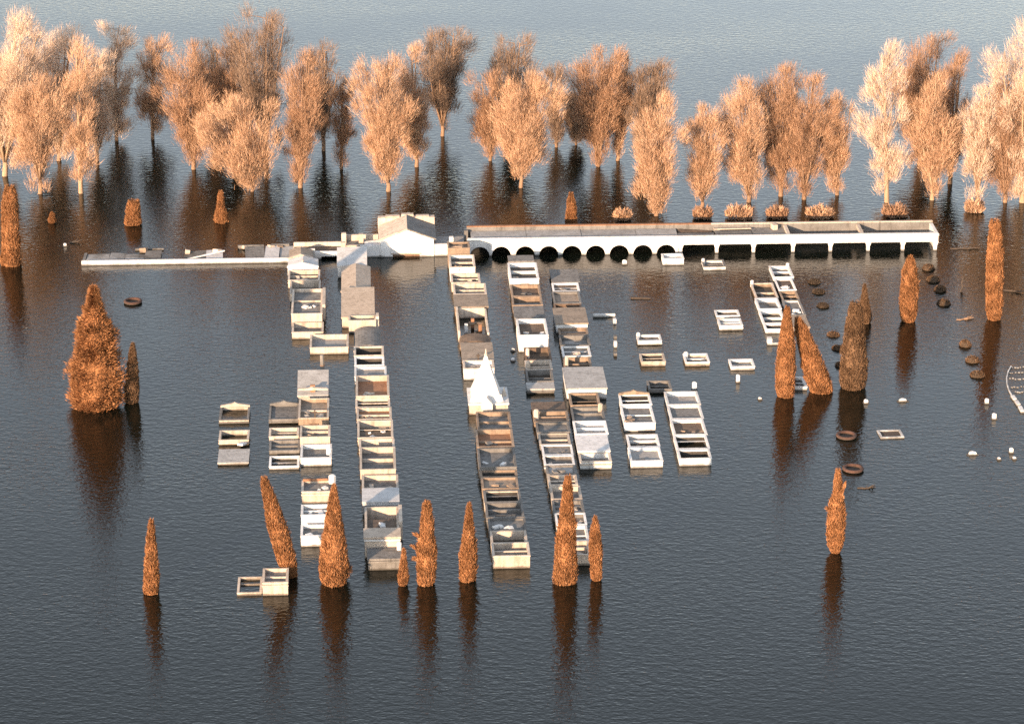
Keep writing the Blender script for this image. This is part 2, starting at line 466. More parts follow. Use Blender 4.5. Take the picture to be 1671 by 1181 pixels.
row('r3', 'long row with pyramid spire', [(412, 731), (450, 736), (480, 741), (540, 748), (600, 757), (650, 766), (690, 771), (740, 779), (820, 791), (915, 806)],
    [(412, 769), (448, 778), (480, 794), (530, 798), (600, 806), (650, 829), (690, 834), (740, 840), (800, 847), (850, 856), (920, 866)], [
    (395, 405, 2.3, 'p', 't', 'b'), (416, 436, 1.7, 'p', 'w', 'd'), (449, 461, 1.1, 'p', 'c', 'd'), (463, 480, 1.1, 'k', 'c', 'g'),
    (481, 500, 1.1, 'f', 't', 't'), (502, 540, 1.2, 'w', 'c', 'd'), (541, 557, 1.0, 'v', 't', 'b'), (561, 589, 1.0, 'f', 't', 't'),
    (590, 601, 1.2, 'p', 'w', 'g'),
    (672, 700, .9, 'p', 't', 'g', 8, 0), (702, 729, 1.0, 'p', 't', 'o', 2, 0), (731, 762, 1.1, 'p', 'g', 'g'), (767, 778, .85, 'd', 't', 'd'),
    (779, 797, 1.0, 'p', 't', 't'), (802, 819, .95, 'd', 'c', 'd'), (820, 844, .95, 'p', 'g', 'g'), (845, 865, .95, 'p', 'g', 'g'),
    (866, 886, .95, 'k', 'c', 'g'), (887, 907, 1.1, 'p', 'c', 'g')], G_ROW, 8)
row('r4', 'far stretch right of spire', [(425, 831), (470, 834), (500, 838), (550, 848), (580, 857), (635, 862)],
    [(425, 871), (460, 880), (500, 885), (545, 894), (590, 900), (635, 905)], [
    (417, 426, 1.5, 'f', 'w', 'g'), (441, 455, 1.4, 'p', 'w', 'd'), (468, 483, .9, 'p', 't', 'b'), (484, 498, .9, 'k', 't', 'g'),
    (500, 518, .9, 'f', 'g', 'g'), (519, 532, .9, 'd', 'g', 'd'), (534, 547, 1.75, 'p', 'w', 'b'), (570, 587, .6, 'p', 'b', 'b'),
    (588, 603, .6, 'k', 'c', 'd'), (604, 622, .6, 'p', 'g', 'b'), (623, 634, .5, 'f', 'g', 'l')], G_ROW, 9)
row('r4b', 'near stretch right of spire', [(658, 868), (690, 873), (720, 881), (750, 888), (785, 894), (830, 903), (920, 925)],
    [(658, 917), (690, 929), (720, 931), (750, 936), (790, 943), (830, 953), (880, 961), (920, 967)], [
    (656, 673, .45, 'f', 'b', 'b'), (674, 688, .7, 'k', 't', 'b'), (689, 705, .8, 'p', 'g', 'g'), (706, 725, .75, 'p', 'g', 'g'),
    (726, 742, .75, 'p', 'g', 'g'), (743, 758, .8, 'p', 'g', 'g'), (759, 773, .8, 'p', 'g', 'l'), (775, 791, .85, 'k', 'c', 'd'),
    (793, 814, .85, 'p', 'c', 'g'), (816, 836, .85, 'p', 'g', 'l'), (837, 856, .85, 'p', 'g', 'g'), (857, 882, .85, 'p', 'w', 'g'),
    (884, 905, .95, 'p', 'c', 'g')], G_ROW, 10)
row('r5', 'row ending in white roofs', [(445, 900), (500, 905), (560, 915), (620, 924), (650, 930), (690, 935), (760, 948)],
    [(445, 943), (500, 948), (525, 958), (545, 961), (600, 966), (650, 975), (690, 990), (755, 998)], [
    (440, 460, .5, 'f', 'g', 'g'), (462, 475, .55, 'p', 'w', 'b'), (477, 495, .6, 'p', 'g', 't'), (496, 508, .6, 'k', 'b', 'b'),
    (509, 527, 1.1, 'f', 'w', 't', -2, 1), (534, 546, .6, 'p', 't', 'l'), (548, 563, .65, 'p', 'g', 'l'), (565, 581, .7, 'p', 'w', 'g'),
    (583, 600, .6, 'p', 't', 'g'), (602, 607, .5, 'd', 't', 'd'), (609, 633, 1.2, 'f', 'w', 'l', -1, 18), (645, 661, .75, 'd', 't', 'd'),
    (664, 688, .75, 'p', 'g', 'g'), (690, 708, .95, 'p', 'w', 'l'), (710, 735, .95, 'f', 'w', 'w'), (737, 753, .75, 'p', 'w', 'g')], G_ROW, 11)
row('r6', 'short row left of five-cell row', [(643, 1010), (755, 1031)], [(643, 1060), (755, 1083)], [
    (643, 660, .9, 'd', 'w', 'd'), (662, 690, .85, 'p', 'w', 'g'), (709, 729, .55, 'k', 'w', 'd'), (730, 752, .65, 'p', 'w', 'l')], G_ROW, 12, False)
row('r7', 'five-cell white row', [(640, 1085), (755, 1110)], [(640, 1139), (755, 1163)], [
    (639, 660, .75, 'p', 'w', 'l'), (661, 683, .7, 'p', 'w', 'g'), (684, 709, .72, 'p', 'w', 'b'), (710, 732, .7, 'd', 'w', 'd'), (733, 748, .72, 'd', 'w', 'd')], G_ROW, 13)
row('r8', 'left half of double block', [(462, 1226), (540, 1251)], [(462, 1262), (540, 1288)], [
    (462, 486, .5, 'p', 't', 'b'), (488, 504, .55, 'p', 'w', 'l'), (505, 527, .5, 'p', 'w', 'b'), (528, 537, .5, 'd', 'w', 'd')], G_ROW, 14)
row('r8b', 'right half of double block', [(433, 1257), (475, 1271), (540, 1298)], [(433, 1290), (475, 1301), (540, 1324)], [
    (434, 452, .5, 'p', 'w', 'b'), (459, 473, .45, 'p', 'w', 'b'), (478, 490, .4, 'k', 't', 'b'), (492, 514, .55, 'p', 'w', 'g'), (515, 533, .5, 'f', 'g', 't')], G_ROW, 15)
SING = [
    (1081, 1117, 414, 422, .75, 'p', 'w', 'g', 'in front of the last arch of the gallery'),
    (1149, 1185, 424, 435, .45, 'p', 'w', 'l', 'alone in front of the square openings'),
    (1170, 1208, 506, 515, .3, 'p', 'w', 'g', 'farther of the floating pair between the rows'),
    (1174, 1213, 520, 531, .55, 'p', 'w', 'b', 'nearer of the floating pair between the rows'),
    (1041, 1079, 546, 556, .45, 'p', 'w', 'b', 'farthest left of the four lone vaults'),
    (1047, 1087, 577, 590, .5, 'd', 'c', 'd', 'nearest left of the four lone vaults'),
    (1119, 1158, 577, 591, .4, 'p', 'c', 'g', 'in the middle of the lone vaults'),
    (1193, 1232, 586, 598, .4, 'p', 'w', 'l', 'right end of the lone vaults'),
    (1060, 1096, 621, 635, .4, 'p', 'g', 'b', 'dim one just behind the five cell row'),
    (1296, 1318, 615, 631, .4, 'p', 'w', 'l', 'between the two leaning cypress feet'),
]
for i, (x0, x1, yb, yf, h, kd, wt, rt, pl) in enumerate(SING):
    row('s%d' % i, pl, [(400, x0), (800, x0)], [(400, x1), (800, x1)], [(yb, yf, h, kd, wt, rt)], 'lone vaults between the rows', 40 + i)
row('lo', 'left half of the pair beside the leaning cypress', [(900, 387), (970, 387)], [(900, 426), (970, 427)], [(941, 967, .22, 'p', 'c', 'l')], 'pair of vaults in front', 60)
row('hi', 'right half of the pair beside the leaning cypress', [(900, 428), (970, 428)], [(900, 468), (970, 469)], [(927, 950, 1.15, 'p', 'c', 'g')], 'pair of vaults in front', 61)

# particular fittings seen on single vaults
def part(key, mb, name, mat):
    return mb.build(name, mat, VAULTS[key][0])
def post(key, fx, fy, hh, r=.22, mat='w', name='post'):
    o, w, d, h = VAULTS[key]
    m = MB().tube([(w * fx, d * fy, h - .3), (w * fx, d * fy, h + hh * .8), (w * fx, d * fy, h + hh)], [r, r, r * .5], 8)
    return m.build(name, W[mat], o)
def cross(key, fx, fy, s=.8, mat=None):
    o, w, d, h = VAULTS[key]
    m = MB().box(w * fx - .06, w * fx + .06, d * fy, d * fy + .1, h - .05, h + s)
    m.box(w * fx - s * .3, w * fx + s * .3, d * fy + .01, d * fy + .09, h + s * .58, h + s * .58 + .12)
    return m.build('cross', mat or BK['dark'], o)
def pediment(key, back=True, hh=.45, mat='c'):
    o, w, d, h = VAULTS[key]
    y0, y1 = (d - .25, d + .02) if back else (-.05, .28)
    MB().prism([(0, h + .005), (w, h + .005), (w, h + .14), (w * .62, h + hh * .7), (w * .5, h + hh), (w * .38, h + hh * .7), (0, h + .14)], y0, y1).build('pediment', W[mat], o)
cross(('r1b', 1), .55, .02, .7); cross(('r3', 7), .5, .05, .6)
pediment(('r0a', 0)); pediment(('r0b', 0), mat='g'); pediment(('r6', 0), mat='t'); pediment(('r1b', 0), False, .3)
post(('r1c', 0), .92, .9, .6, .32); post(('r1b', 3), .93, .45, .35, .28); post(('r4', 7), .1, .4, .7, .2, 'c'); post(('r4', 8), .1, .3, .6, .2, 'c')
post(('r5', 8), .09, .3, .8, .2, 'c'); post(('r5', 12), .92, .8, .6, .24, 'c'); post(('r8', 0), .06, .95, .4, .18, 'w'); post(('s4', 0), .07, .8, .35, .18)
post(('s6', 0), .1, .8, .35, .22); post(('s1', 0), .06, .8, .3, .18); post(('r4b', 1), .08, .5, .7, .26, 'c'); post(('r2', 19), .96, .8, .7, .22)
post(('r8b', 0), .92, .95, .35, .18); post(('r1', 1), .5, .15, .25, .1, 'c', 'finial')
for key in (('r2', 17), ('r2', 3), ('r1', 4)):
    o, w, d, h = VAULTS[key]
    MB().box(w + .005, w + .3, d * .25, d * .95, -1, h + .25).build('buttress', W['c'], o)
o, w, d, h = VAULTS[('r1c', 0)]
MB().obox((w * .4, d - .15, h + .12), (w * .75, .16, .22), (0, 0, 0)).build('brick_ledge', RF['o'], o)
o, w, d, h = VAULTS[('r1b', 0)]
MB().box(w * .42, w * .58, .3, .62, h - .3, h + .35).build('chimney', RF['o'], o)
o, w, d, h = VAULTS[('r0a', 1)]
MB().obox((w * .8, -.5, .3), (.5, 1.3, .18), (R(-14), 0, R(-18))).build('fallen_slab', W['w'], o)

# the spired chapel in the third long row
zc = .95
pf, qf = at(766, 661, zc), at(829, 661, zc)
w = (qf[0] - pf[0]) / UX
sp = empty('spire_chapel', (pf[0], pf[1], 0), ANG)
tag(sp, 'cream chapel with a tall pyramid spire standing above its row', 'chapel')
dch = 3.9
MB().box(0, w, 0, dch, -1, zc).build('wall', W['c'], sp)
MB().box(-.1, w + .1, -.1, dch + .05, zc + .002, zc + .16).build('cornice', W['w'], sp)
def pyramid(x0, x1, y0, y1, z0, z1, top=.12, bow=.0):
    cx, cy = (x0 + x1) / 2, (y0 + y1) / 2
    m = MB()
    lv = [(0, 1.0), (.35, .67), (.75, .27), (1, top / ((x1 - x0) / 2))]
    for k, (s, q) in enumerate(lv):
        hx, hy, z = (x1 - x0) / 2 * q, (y1 - y0) / 2 * q, z0 + (z1 - z0) * s
        m.v += [(cx - hx, cy - hy, z), (cx + hx, cy - hy, z), (cx + hx, cy + hy, z), (cx - hx, cy + hy, z)]
        if k:
            b = 4 * k
            m.f += [(b - 4 + j, b - 4 + (j + 1) % 4, b + (j + 1) % 4, b + j) for j in range(4)]
    b = len(m.v) - 4
    m.f += [(b, b + 1, b + 2, b + 3), (3, 2, 1, 0)]
    return m
spire = pyramid(.22, w - .55, .25, dch - .2, zc + .16, zc + 4.05).build('spire', W['w'], sp)
cx = (.22 + w - .55) / 2
cyy = (.25 + dch - .2) / 2
MB().tube([(cx, cyy, zc + 3.95), (cx, cyy, zc + 4.2), (cx, cyy, zc + 4.25), (cx, cyy, zc + 4.7)], [.13, .17, .09, .05], 8).build('finial', W['c'], spire)
for sx in (.3, w - .62):
    pyramid(sx - .22, sx + .22, .3, .74, zc + .16, zc + .8, .03).build('pinnacle', W['w'], sp)
pyramid(w - .5, w - .04, 1.6, 2.1, zc + .16, zc + 1.0, .03).build('pinnacle', W['c'], sp)
MB().prism([(cx - .5, zc - .3), (cx + .5, zc - .3), (cx + .5, zc + .25), (cx, zc + .85), (cx - .5, zc + .25)], -.5, .24).build('porch', W['w'], sp)
MB().box(cx - .28, cx + .28, -.56, -.503, -.4, zc - .5).build('door', IRON, sp)
MB().box(cx - .5, cx + .5, -.5, -.002, -1, zc - .302).build('porch_base', W['c'], sp)

# ------------------------------------------------------------------ the gallery wall behind the rows
def local(x, y, z, org):                  # a sight point in a building's own u, v
    p = at(x, y, z)
    dx, dy = p[0] - org[0], p[1] - org[1]
    return dx * UX + dy * UY, -dx * UY + dy * UX
# arched gallery, right of the gatehouse
AG = R(2.2)
ux2, uy2 = math.cos(AG), math.sin(AG)
ao = at(763, 418.5)
gal = empty('arched_gallery', (ao[0], ao[1], 0), AG)
tag(gal, 'long white gallery with nine arches then seven square openings in flood water', 'gallery')
def gu(x):                                # image column -> distance along the gallery front
    lo, hi = 0.0, 80.0
    for _ in range(40):
        mid = (lo + hi) / 2
        X, Y = ao[0] + ux2 * mid, ao[1] + uy2 * mid
        px = PW / 2 + FPX * X / (Y * CP + CAMH * SP)
        if px < x: lo = mid
        else: hi = mid
    return lo
HG, TG, DG = 1.95, .38, 3.9
cent = [783, 818, 857, 895.5, 933.5, 972, 1010.5, 1049, 1087]
edges = [763] + [(a + b) / 2 for a, b in zip(cent, cent[1:])] + [1107]
for i, c in enumerate(cent):
    u0, u1, uc = gu(edges[i]), gu(edges[i + 1]), gu(c)
    r = 1.02
    m = MB()
    arc = [(uc - r * math.cos(math.pi * k / 16), .02 + r * math.sin(math.pi * k / 16)) for k in range(17)]
    poly = [(u0, -1.0), (arc[0][0], -1.0)] + arc + [(arc[-1][0], -1.0), (u1, -1.0), (u1, HG), (u0, HG)]
    # strips so that the bay stays a sound mesh
    xs = [u0] + [a[0] for a in arc] + [u1]
    m.prism([(u0, -1), (arc[0][0], -1), (arc[0][0], HG), (u0, HG)], 0, TG)
    for (xa, za), (xb, zb) in zip(arc, arc[1:]):
        m.prism([(xa, za), (xb, zb), (xb, HG), (xa, HG)], 0, TG)
    m.prism([(arc[-1][0], -1), (u1, -1), (u1, HG), (arc[-1][0], HG)], 0, TG)
    m.build('arch', W['w'], gal)
pil = [1110, 1169.5, 1229.5, 1294, 1355, 1416.5, 1473, 1526]
uL, uR = gu(1107), gu(1530)
MB().box(uL + .002, uR, 0, TG, 1.0, HG).build('lintel', W['w'], gal)
for x in pil:
    c = gu(x)
    c = min(max(c, uL + .24), uR - .22)
    m = MB().prism([(c - .17, -1), (c + .17, -1), (c + .17, .55), (c + .32, .999), (c - .32, .999), (c - .17, .55)], .04, TG - .02)
    m.build('pillar', W['w'], gal)
MB().box(-.05, uR + .05, -.09, -.003, HG - .22, HG - .05).build('cornice', W['w'], gal)
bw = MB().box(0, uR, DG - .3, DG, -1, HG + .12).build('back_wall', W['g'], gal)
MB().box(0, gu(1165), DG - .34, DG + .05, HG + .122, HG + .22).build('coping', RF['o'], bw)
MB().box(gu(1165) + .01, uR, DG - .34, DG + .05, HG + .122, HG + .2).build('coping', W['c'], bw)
MB().box(uR - .34, uR, TG + .002, DG - .302, -1, HG - .01).build('end_wall', W['w'], gal)
# roof panels: whole over the arches, holed further on, gone over the last two bays
ub = [TG, gu(860), gu(950), gu(1040), gu(1107), gu(1169), gu(1230), gu(1292)]
for k in range(len(ub) - 1):
    z = HG - .30 + (.03 if k % 2 else 0)
    y1 = DG - .32
    if k == 4:
        MB().box(ub[k] + .05, ub[k + 1] - .1, TG + .02, TG + 1.6, z - .16, z).build('roof_panel', RF['g'], gal)
        MB().obox(((ub[k] + ub[k + 1]) / 2, DG - 1.12, z - .3), (ub[k + 1] - ub[k] - .4, 1.2, .12), (R(14), R(4), 0)).build('roof_panel', RF['b'], gal)
    elif k == 5:
        MB().box(ub[k] + .05, ub[k + 1] - .05, TG + .02, y1 - 1.0, z - .16, z).build('roof_panel', RF['g'], gal)
        MB().obox(((ub[k] + ub[k + 1]) / 2, y1 - .45, z + .06), (ub[k + 1] - ub[k], .8, .1), (R(-9), 0, R(2))).build('roof_panel', W['c'], gal)
    else:
        MB().box(ub[k] + .02, ub[k + 1] - .02, TG + .02, y1, z - .16, z).build('roof_panel', RF['l' if k < 4 else 'g'], gal)
for x in (1287, 1407):
    c = gu(x)
    MB().box(c - .17, c + .17, TG + .003, DG - .303, HG - .42, HG - .03).build('cross_beam', W['c'], gal)
for x0, x1, yy in ((1300, 1395, .85), (1420, 1512, 1.0)):
    MB().obox(((gu(x0) + gu(x1)) / 2, yy + 1.2, HG - .75), (gu(x1) - gu(x0), 1.7, .12), (R(-12), R(2), 0)).build('fallen_roof_panel', RF['b'], gal)
MB().obox((gu(1268), DG - .9, HG - .05), (.5, .7, .6), (0, 0, R(20))).build('roof_stump', W['c'], gal)

# gabled gatehouse
go = at(588, 420)
gate = empty('gatehouse', (go[0], go[1], 0), ANG)
tag(gate, 'white gabled cemetery gatehouse between the low wing and the arches', 'gatehouse')
def ul(x, y, z=0.0, o_=None):
    return local(x, y, z, o_ or go)[0]
x_a, x_b = ul(588, 420), ul(734, 420)
g0, g1 = ul(622, 416), ul(708, 416)
d0, d1 = ul(641, 420), ul(685, 420)
HS, HE, HA = 1.3, 1.95, 3.0
MB().box(x_a, g0 - .002, 0, .35, -1, HS).build('wall', W['w'], gate)
MB().box(g1 + .002, x_b, 0, .35, -1, HS).build('wall', W['w'], gate)
gc = (g0 + g1) / 2
m = MB()
m.prism([(g0, -1), (d0, -1), (d0, HE), (g0, HE)], -.12, .3)
m.prism([(d1, -1), (g1, -1), (g1, HE), (d1, HE)], -.12, .3)
m.prism([(d0, .3), (d1, .3), (d1, HE), (d0, HE)], -.12, .3)
m.prism([(g0, HE), (g1, HE), (gc, HA)], -.12, .3)
m.build('gable_wall', W['w'], gate)
MB().box(d0 + .02, d1 - .02, .05, .12, -1, .32).build('door', IRON, gate)
gw = [c_ for c_ in gate.children if c_.name.startswith('gable_wall')][0]
MB().box(d0 - .15, d1 + .15, -.2, -.122, .3, .44).build('lintel', W['c'], gw)
DP = 4.5
for s in (-1, 1):
    e = g0 - .25 if s < 0 else g1 + .25
    sl = (HA - HE) / (gc - g0)
    ez = HE - .25 * sl
    a, b = ((e, ez + .03), (gc - .004, HA + .03)) if s < 0 else ((gc + .004, HA + .03), (e, ez + .03))
    MB().prism([a, b, (b[0], b[1] + .16), (a[0], a[1] + .16)], -.3, DP).build('roof_slope', W['c'] if s < 0 else RF['g'], gate)  # sunward slope cream, other grey: sun and shade put into the colours
    MB().box(g0 if s < 0 else g1 - .3, g0 + .3 if s < 0 else g1, .302, DP - .3, -1, HE - .1).build('side_wall', W['w'], gate)
MB().prism([(g0, -1), (g1, -1), (g1, HE - .02), (gc, HA - .02), (g0, HE - .02)], DP - .3, DP - .02).build('back_wall', W['c'], gate)
MB().box(g0 - .28, g1 + .2, DP + .003, DP + .8, -1, HA - .12).build('rear_block', W['c'], gate)
for xx, ww_, hh in ((g0 + 1.3, 1.5, .16), (gc + .1, 1.3, .3), (g1 - 1.1, 1.4, .12)):
    MB().box(xx - ww_ / 2, xx + ww_ / 2, DP + .1, DP + .7, HA - .118, HA - .12 + hh).build('broken_parapet', W['c'], gate)
# flanks with small posts and low roofs
lf0 = ul(557, 400, 1.3)
MB().box(lf0, x_a - .002, .1, .4, -1, 1.32).build('flank_wall', W['c'], gate)
MB().box(lf0, g0 - .3, 3.6, 3.9, -1, 1.3).build('rear_flank_wall', W['c'], gate)
MB().box(lf0 + .02, g0 - .3, .45, 3.58, .5, .66).build('flank_roof', RF['g'], gate)
MB().obox(((x_a + g0) / 2 + .3, 1.9, .95), (1.9, 1.1, .1), (R(7), R(-4), R(3))).build('loose_sheet', W['w'], gate)
for xx, yy, hh in ((lf0 + .25, 3.0, 1.75), (x_a + .1, 2.2, 1.9), (lf0 + .2, .25, 1.65)):
    MB().box(xx - .25, xx + .25, yy - .25, yy + .25, -1, hh).build('post', W['c'], gate)
rf1 = ul(775, 418)
MB().box(g1 + .26, x_b + 1.6, .8, 3.9, .7, .9).build('flank_roof', RF['l'], gate)
MB().box(x_b - .02, x_b + .42, .36, .78, -1, 1.95).build('post', W['w'], gate)
MB().box(x_b + 1.65, x_b + 2.05, 2.6, 3.0, -1, 1.9).build('post', W['g'], gate)

# drowned low wing to the left
wo = at(133, 433.5)
wing = empty('low_wing', (wo[0], wo[1], 0), R(2.6))
tag(wing, 'long low wing with white front edge and broken grey roof at left', 'building')
def wu(x):
    c_, s_ = math.cos(R(2.6)), math.sin(R(2.6))
    lo, hi = 0.0, 60.0
    for _ in range(40):
        mid = (lo + hi) / 2
        X, Y = wo[0] + c_ * mid, wo[1] + s_ * mid
        if PW / 2 + FPX * X / (Y * CP + CAMH * SP) < x: lo = mid
        else: hi = mid
    return lo
u1 = wu(472)
MB().box(0, u1, 0, .34, -1, .48).build('front_wall', W['w'], wing)
MB().box(0, .3, .345, 3.5, -1, .22).build('end_wall', W['g'], wing)
rngw = random.Random(77)
x = .35
k = 0
while x < u1 - .6:
    ww = rngw.uniform(1.5, 2.6)
    if rngw.random() < .88:
        dd = rngw.uniform(2.6, 3.6) if x < 14 else rngw.uniform(3.4, 4.4)
        zz = .10 if x < 14 else .28
        MB().obox((x + ww / 2, .45 + dd / 2, zz + rngw.uniform(-.03, .06)), (ww * .98, dd, .07), (R(rngw.uniform(-2, 3)), R(rngw.uniform(-3, 3)), R(rngw.uniform(-4, 4)))).build('roof_sheet', RF[rngw.choice('gllw')], wing)
    x += ww
for xx, yy, s in ((wu(230), 4.0, .5), (wu(303), 3.3, .45), (wu(352), 3.2, .55), (wu(395), 4.6, .35), (wu(440), 4.4, .5), (wu(455), 4.3, .4)):
    MB().obox((xx, yy, .25), (s * 1.5, s, s), (.2, .15, rngw.uniform(0, 3))).build('wall_stump', W[rngw.choice('ctg')], wing)
MB().obox((wu(335), 1.6, .45), (4.2, .14, .12), (0, R(-4), R(24))).build('fallen_beam', W['w'], wing)
for a, b, h_ in ((wu(215), wu(262), .2), (wu(385), wu(428), .42), (wu(440), wu(470), .5)):
    MB().box(a, b, 4.6, 4.85, -1, h_).build('rear_wall', W['g'], wing)
# taller link between wing and gatehouse
lk0, lk1 = wu(478), wu(556)
MB().box(lk0, wu(514), .9, 1.2, -1, 1.15).build('link_wall', W['w'], wing)
m = MB().box(wu(514) + .002, wu(524), .9, 1.2, -1, .85)
m.box(wu(550), lk1, .9, 1.2, -1, .85).box(wu(524), wu(550), .9, 1.2, .32, .85)
m.build('link_wall', W['w'], wing)
MB().box(lk0 + .05, lk1, 1.25, 3.7, .35, .5).build('link_roof', RF['b'], wing)
MB().box(lk0, lk1, 3.72, 4.0, -1, .95).build('rear_wall', W['c'], wing)

# ------------------------------------------------------------------ drowned trees
def blades(C, D, ln, wd, rng):
    """one thin triangle for each twig: root C, direction D"""
    n = len(C)
    D = D / np.linalg.norm(D, axis=1, keepdims=True)
    Rn = rng.normal(size=(n, 3))
    S = np.cross(D, Rn)
    S /= np.linalg.norm(S, axis=1, keepdims=True) + 1e-9
    V = np.empty((n, 3, 3))
    V[:, 0] = C - S * wd[:, None] / 2
    V[:, 1] = C + S * wd[:, None] / 2
    V[:, 2] = C + D * ln[:, None]
    return V

def bare_tree(base, top, width, tone, barkk, label, seed, low=.16, form='vase', dens=1.0, name='bare_tree', group='bare trees of the flooded belt'):
    rng = np.random.default_rng(seed)
    bx, by = at(*base)
    X, H = rise(top[0], top[1], by)
    lean = X - bx
    Wm = width / ppm(by)
    o = empty(name, (bx, by, 0))
    tag(o, label, 'tree', group)
    t = MB()
    fork = H * rng.uniform(.05, .12) if form != 'column' else H * .5
    r0 = .07 + .0125 * H
    def lx(z): return lean * (max(z, 0) / H) ** 1.2
    if form == 'column':
        zz = [-1, 0, H * .3, H * .6, H * .9]
        t.tube([(lx(z), 0, z) for z in zz], [r0 * 1.15, r0, r0 * .75, r0 * .45, r0 * .12], 7)
    else:
        t.tube([(0, 0, -1), (0, 0, 0), (lx(fork * .6) + .05, .03, fork * .6), (lx(fork), 0, fork)], [r0 * 1.25, r0 * 1.1, r0 * .95, r0 * .85], 8)
    nl = int(rng.integers(10, 13)) if form != 'column' else 13
    cl, cr = [], []
    for i in range(nl):
        ph = 2 * math.pi * (i + rng.uniform(-.3, .3)) / nl * (1 if form != 'column' else 2.4)
        if form == 'column':
            s0 = H * (low + (.86 - low) * i / nl)
            ze = s0 + H * rng.uniform(.10, .2)
            rad = Wm * .5 * rng.uniform(.5, .95) * (1 - .35 * abs(2 * (i / nl) - .9))
        else:
            s0 = fork * rng.uniform(.8, 1.0)
            if i < 3:                        # leaders
                q = rng.uniform(.05, .4)
                ze = H * rng.uniform(.88, .97)
            elif rng.random() < .68:         # the spreading top
                q = rng.uniform(.5, .98)
                ze = H * (1 - .26 * q * q) * rng.uniform(.84, .97)
            else:                            # low side limbs
                q = rng.uniform(.4, .75)
                ze = H * rng.uniform(.42, .66)
            rad = Wm * .5 * q
        st = Vector((lx(s0), 0, s0))
        en = Vector((lx(ze) + rad * math.cos(ph), rad * .8 * math.sin(ph), ze))
        md = st.lerp(en, .5) + Vector((rad * .10 * math.cos(ph), rad * .1 * math.sin(ph), -H * .02)) + Vector(rng.normal(size=3)) * .25
        path = []
        for k in range(7):
            s = k / 6
            path.append(st * (1 - s) ** 2 + md * 2 * s * (1 - s) + en * s * s)
        rl = r0 * (.5 if form != 'column' else .25)
        t.tube(path, [rl * (1 - .85 * k / 6) + .025 for k in range(7)], 5)
        # side branches and their clumps of twigs
        m_ = 8 if form != 'column' else 4
        for k in range(m_):
            s = .22 + .78 * (k + rng.uniform(0, 1)) / m_
            p = st * (1 - s) ** 2 + md * 2 * s * (1 - s) + en * s * s
            sz = (.065 + .045 * rng.random()) * min(Wm, 8.5) * (1.15 if s > .6 else .85) + .22
            off = Vector((rng.normal() * .9, rng.normal() * .9, abs(rng.normal()) * .6)) * sz * 1.0
            c = p + off
            c.z = min(c.z, H - sz * .75)
            if c.z < H * low:
                continue
            t.tube([p, p.lerp(c, .5) + Vector((0, 0, .1)), c], [rl * .3 + .02, rl * .2 + .015, .012], 3, False)
            cl.append(tuple(c)); cr.append(sz)
    for _ in range(int(12 * dens)):         # low shoots round the fork
        z = H * rng.uniform(.04, .42)
        a = rng.uniform(0, 6.28)
        q = Wm * rng.uniform(.03, .30) * (z / (H * .42)) ** .5
        cl.append((lx(z) + q * math.cos(a), q * math.sin(a), z)); cr.append(rng.uniform(.45, .8))
    t.build('trunk', BK[barkk], o, True)
    Cs, Ds = [], []
    for c, r_ in zip(cl, cr):
        n = int((320 if c[2] < H * .6 else 230) * dens ** .7 * (r_ / 1.0) ** 1.6) + 40
        q = rng.normal(size=(n, 3))
        q /= np.linalg.norm(q, axis=1, keepdims=True)
        rr = rng.random(n) ** .5 * (1 + .25 * rng.normal(size=n))
        P = np.array(c) + q * (rr * r_)[:, None] * np.array([1.05, 1.05, 1.5])
        Cs.append(P)
        ax = np.array([(c[0] - lx(c[2])) / (Wm * .5), c[1] / (Wm * .5), 0.0]) * .55
        Ds.append(q * .34 + ax + np.array([lean / H * .8, 0, 1.0]) + rng.normal(size=(n, 3)) * .24)
    C = np.concatenate(Cs); D = np.concatenate(Ds)
    n = len(C)
    V = blades(C, D, rng.uniform(.35, 1.05, n), rng.uniform(.018, .045, n), rng)
    V = V[(V[:, :, 2].min(axis=1) > .08) & (V[:, :, 2].max(axis=1) < H * 1.03)]
    tri_object('crown', V, F[tone], o)
    return o

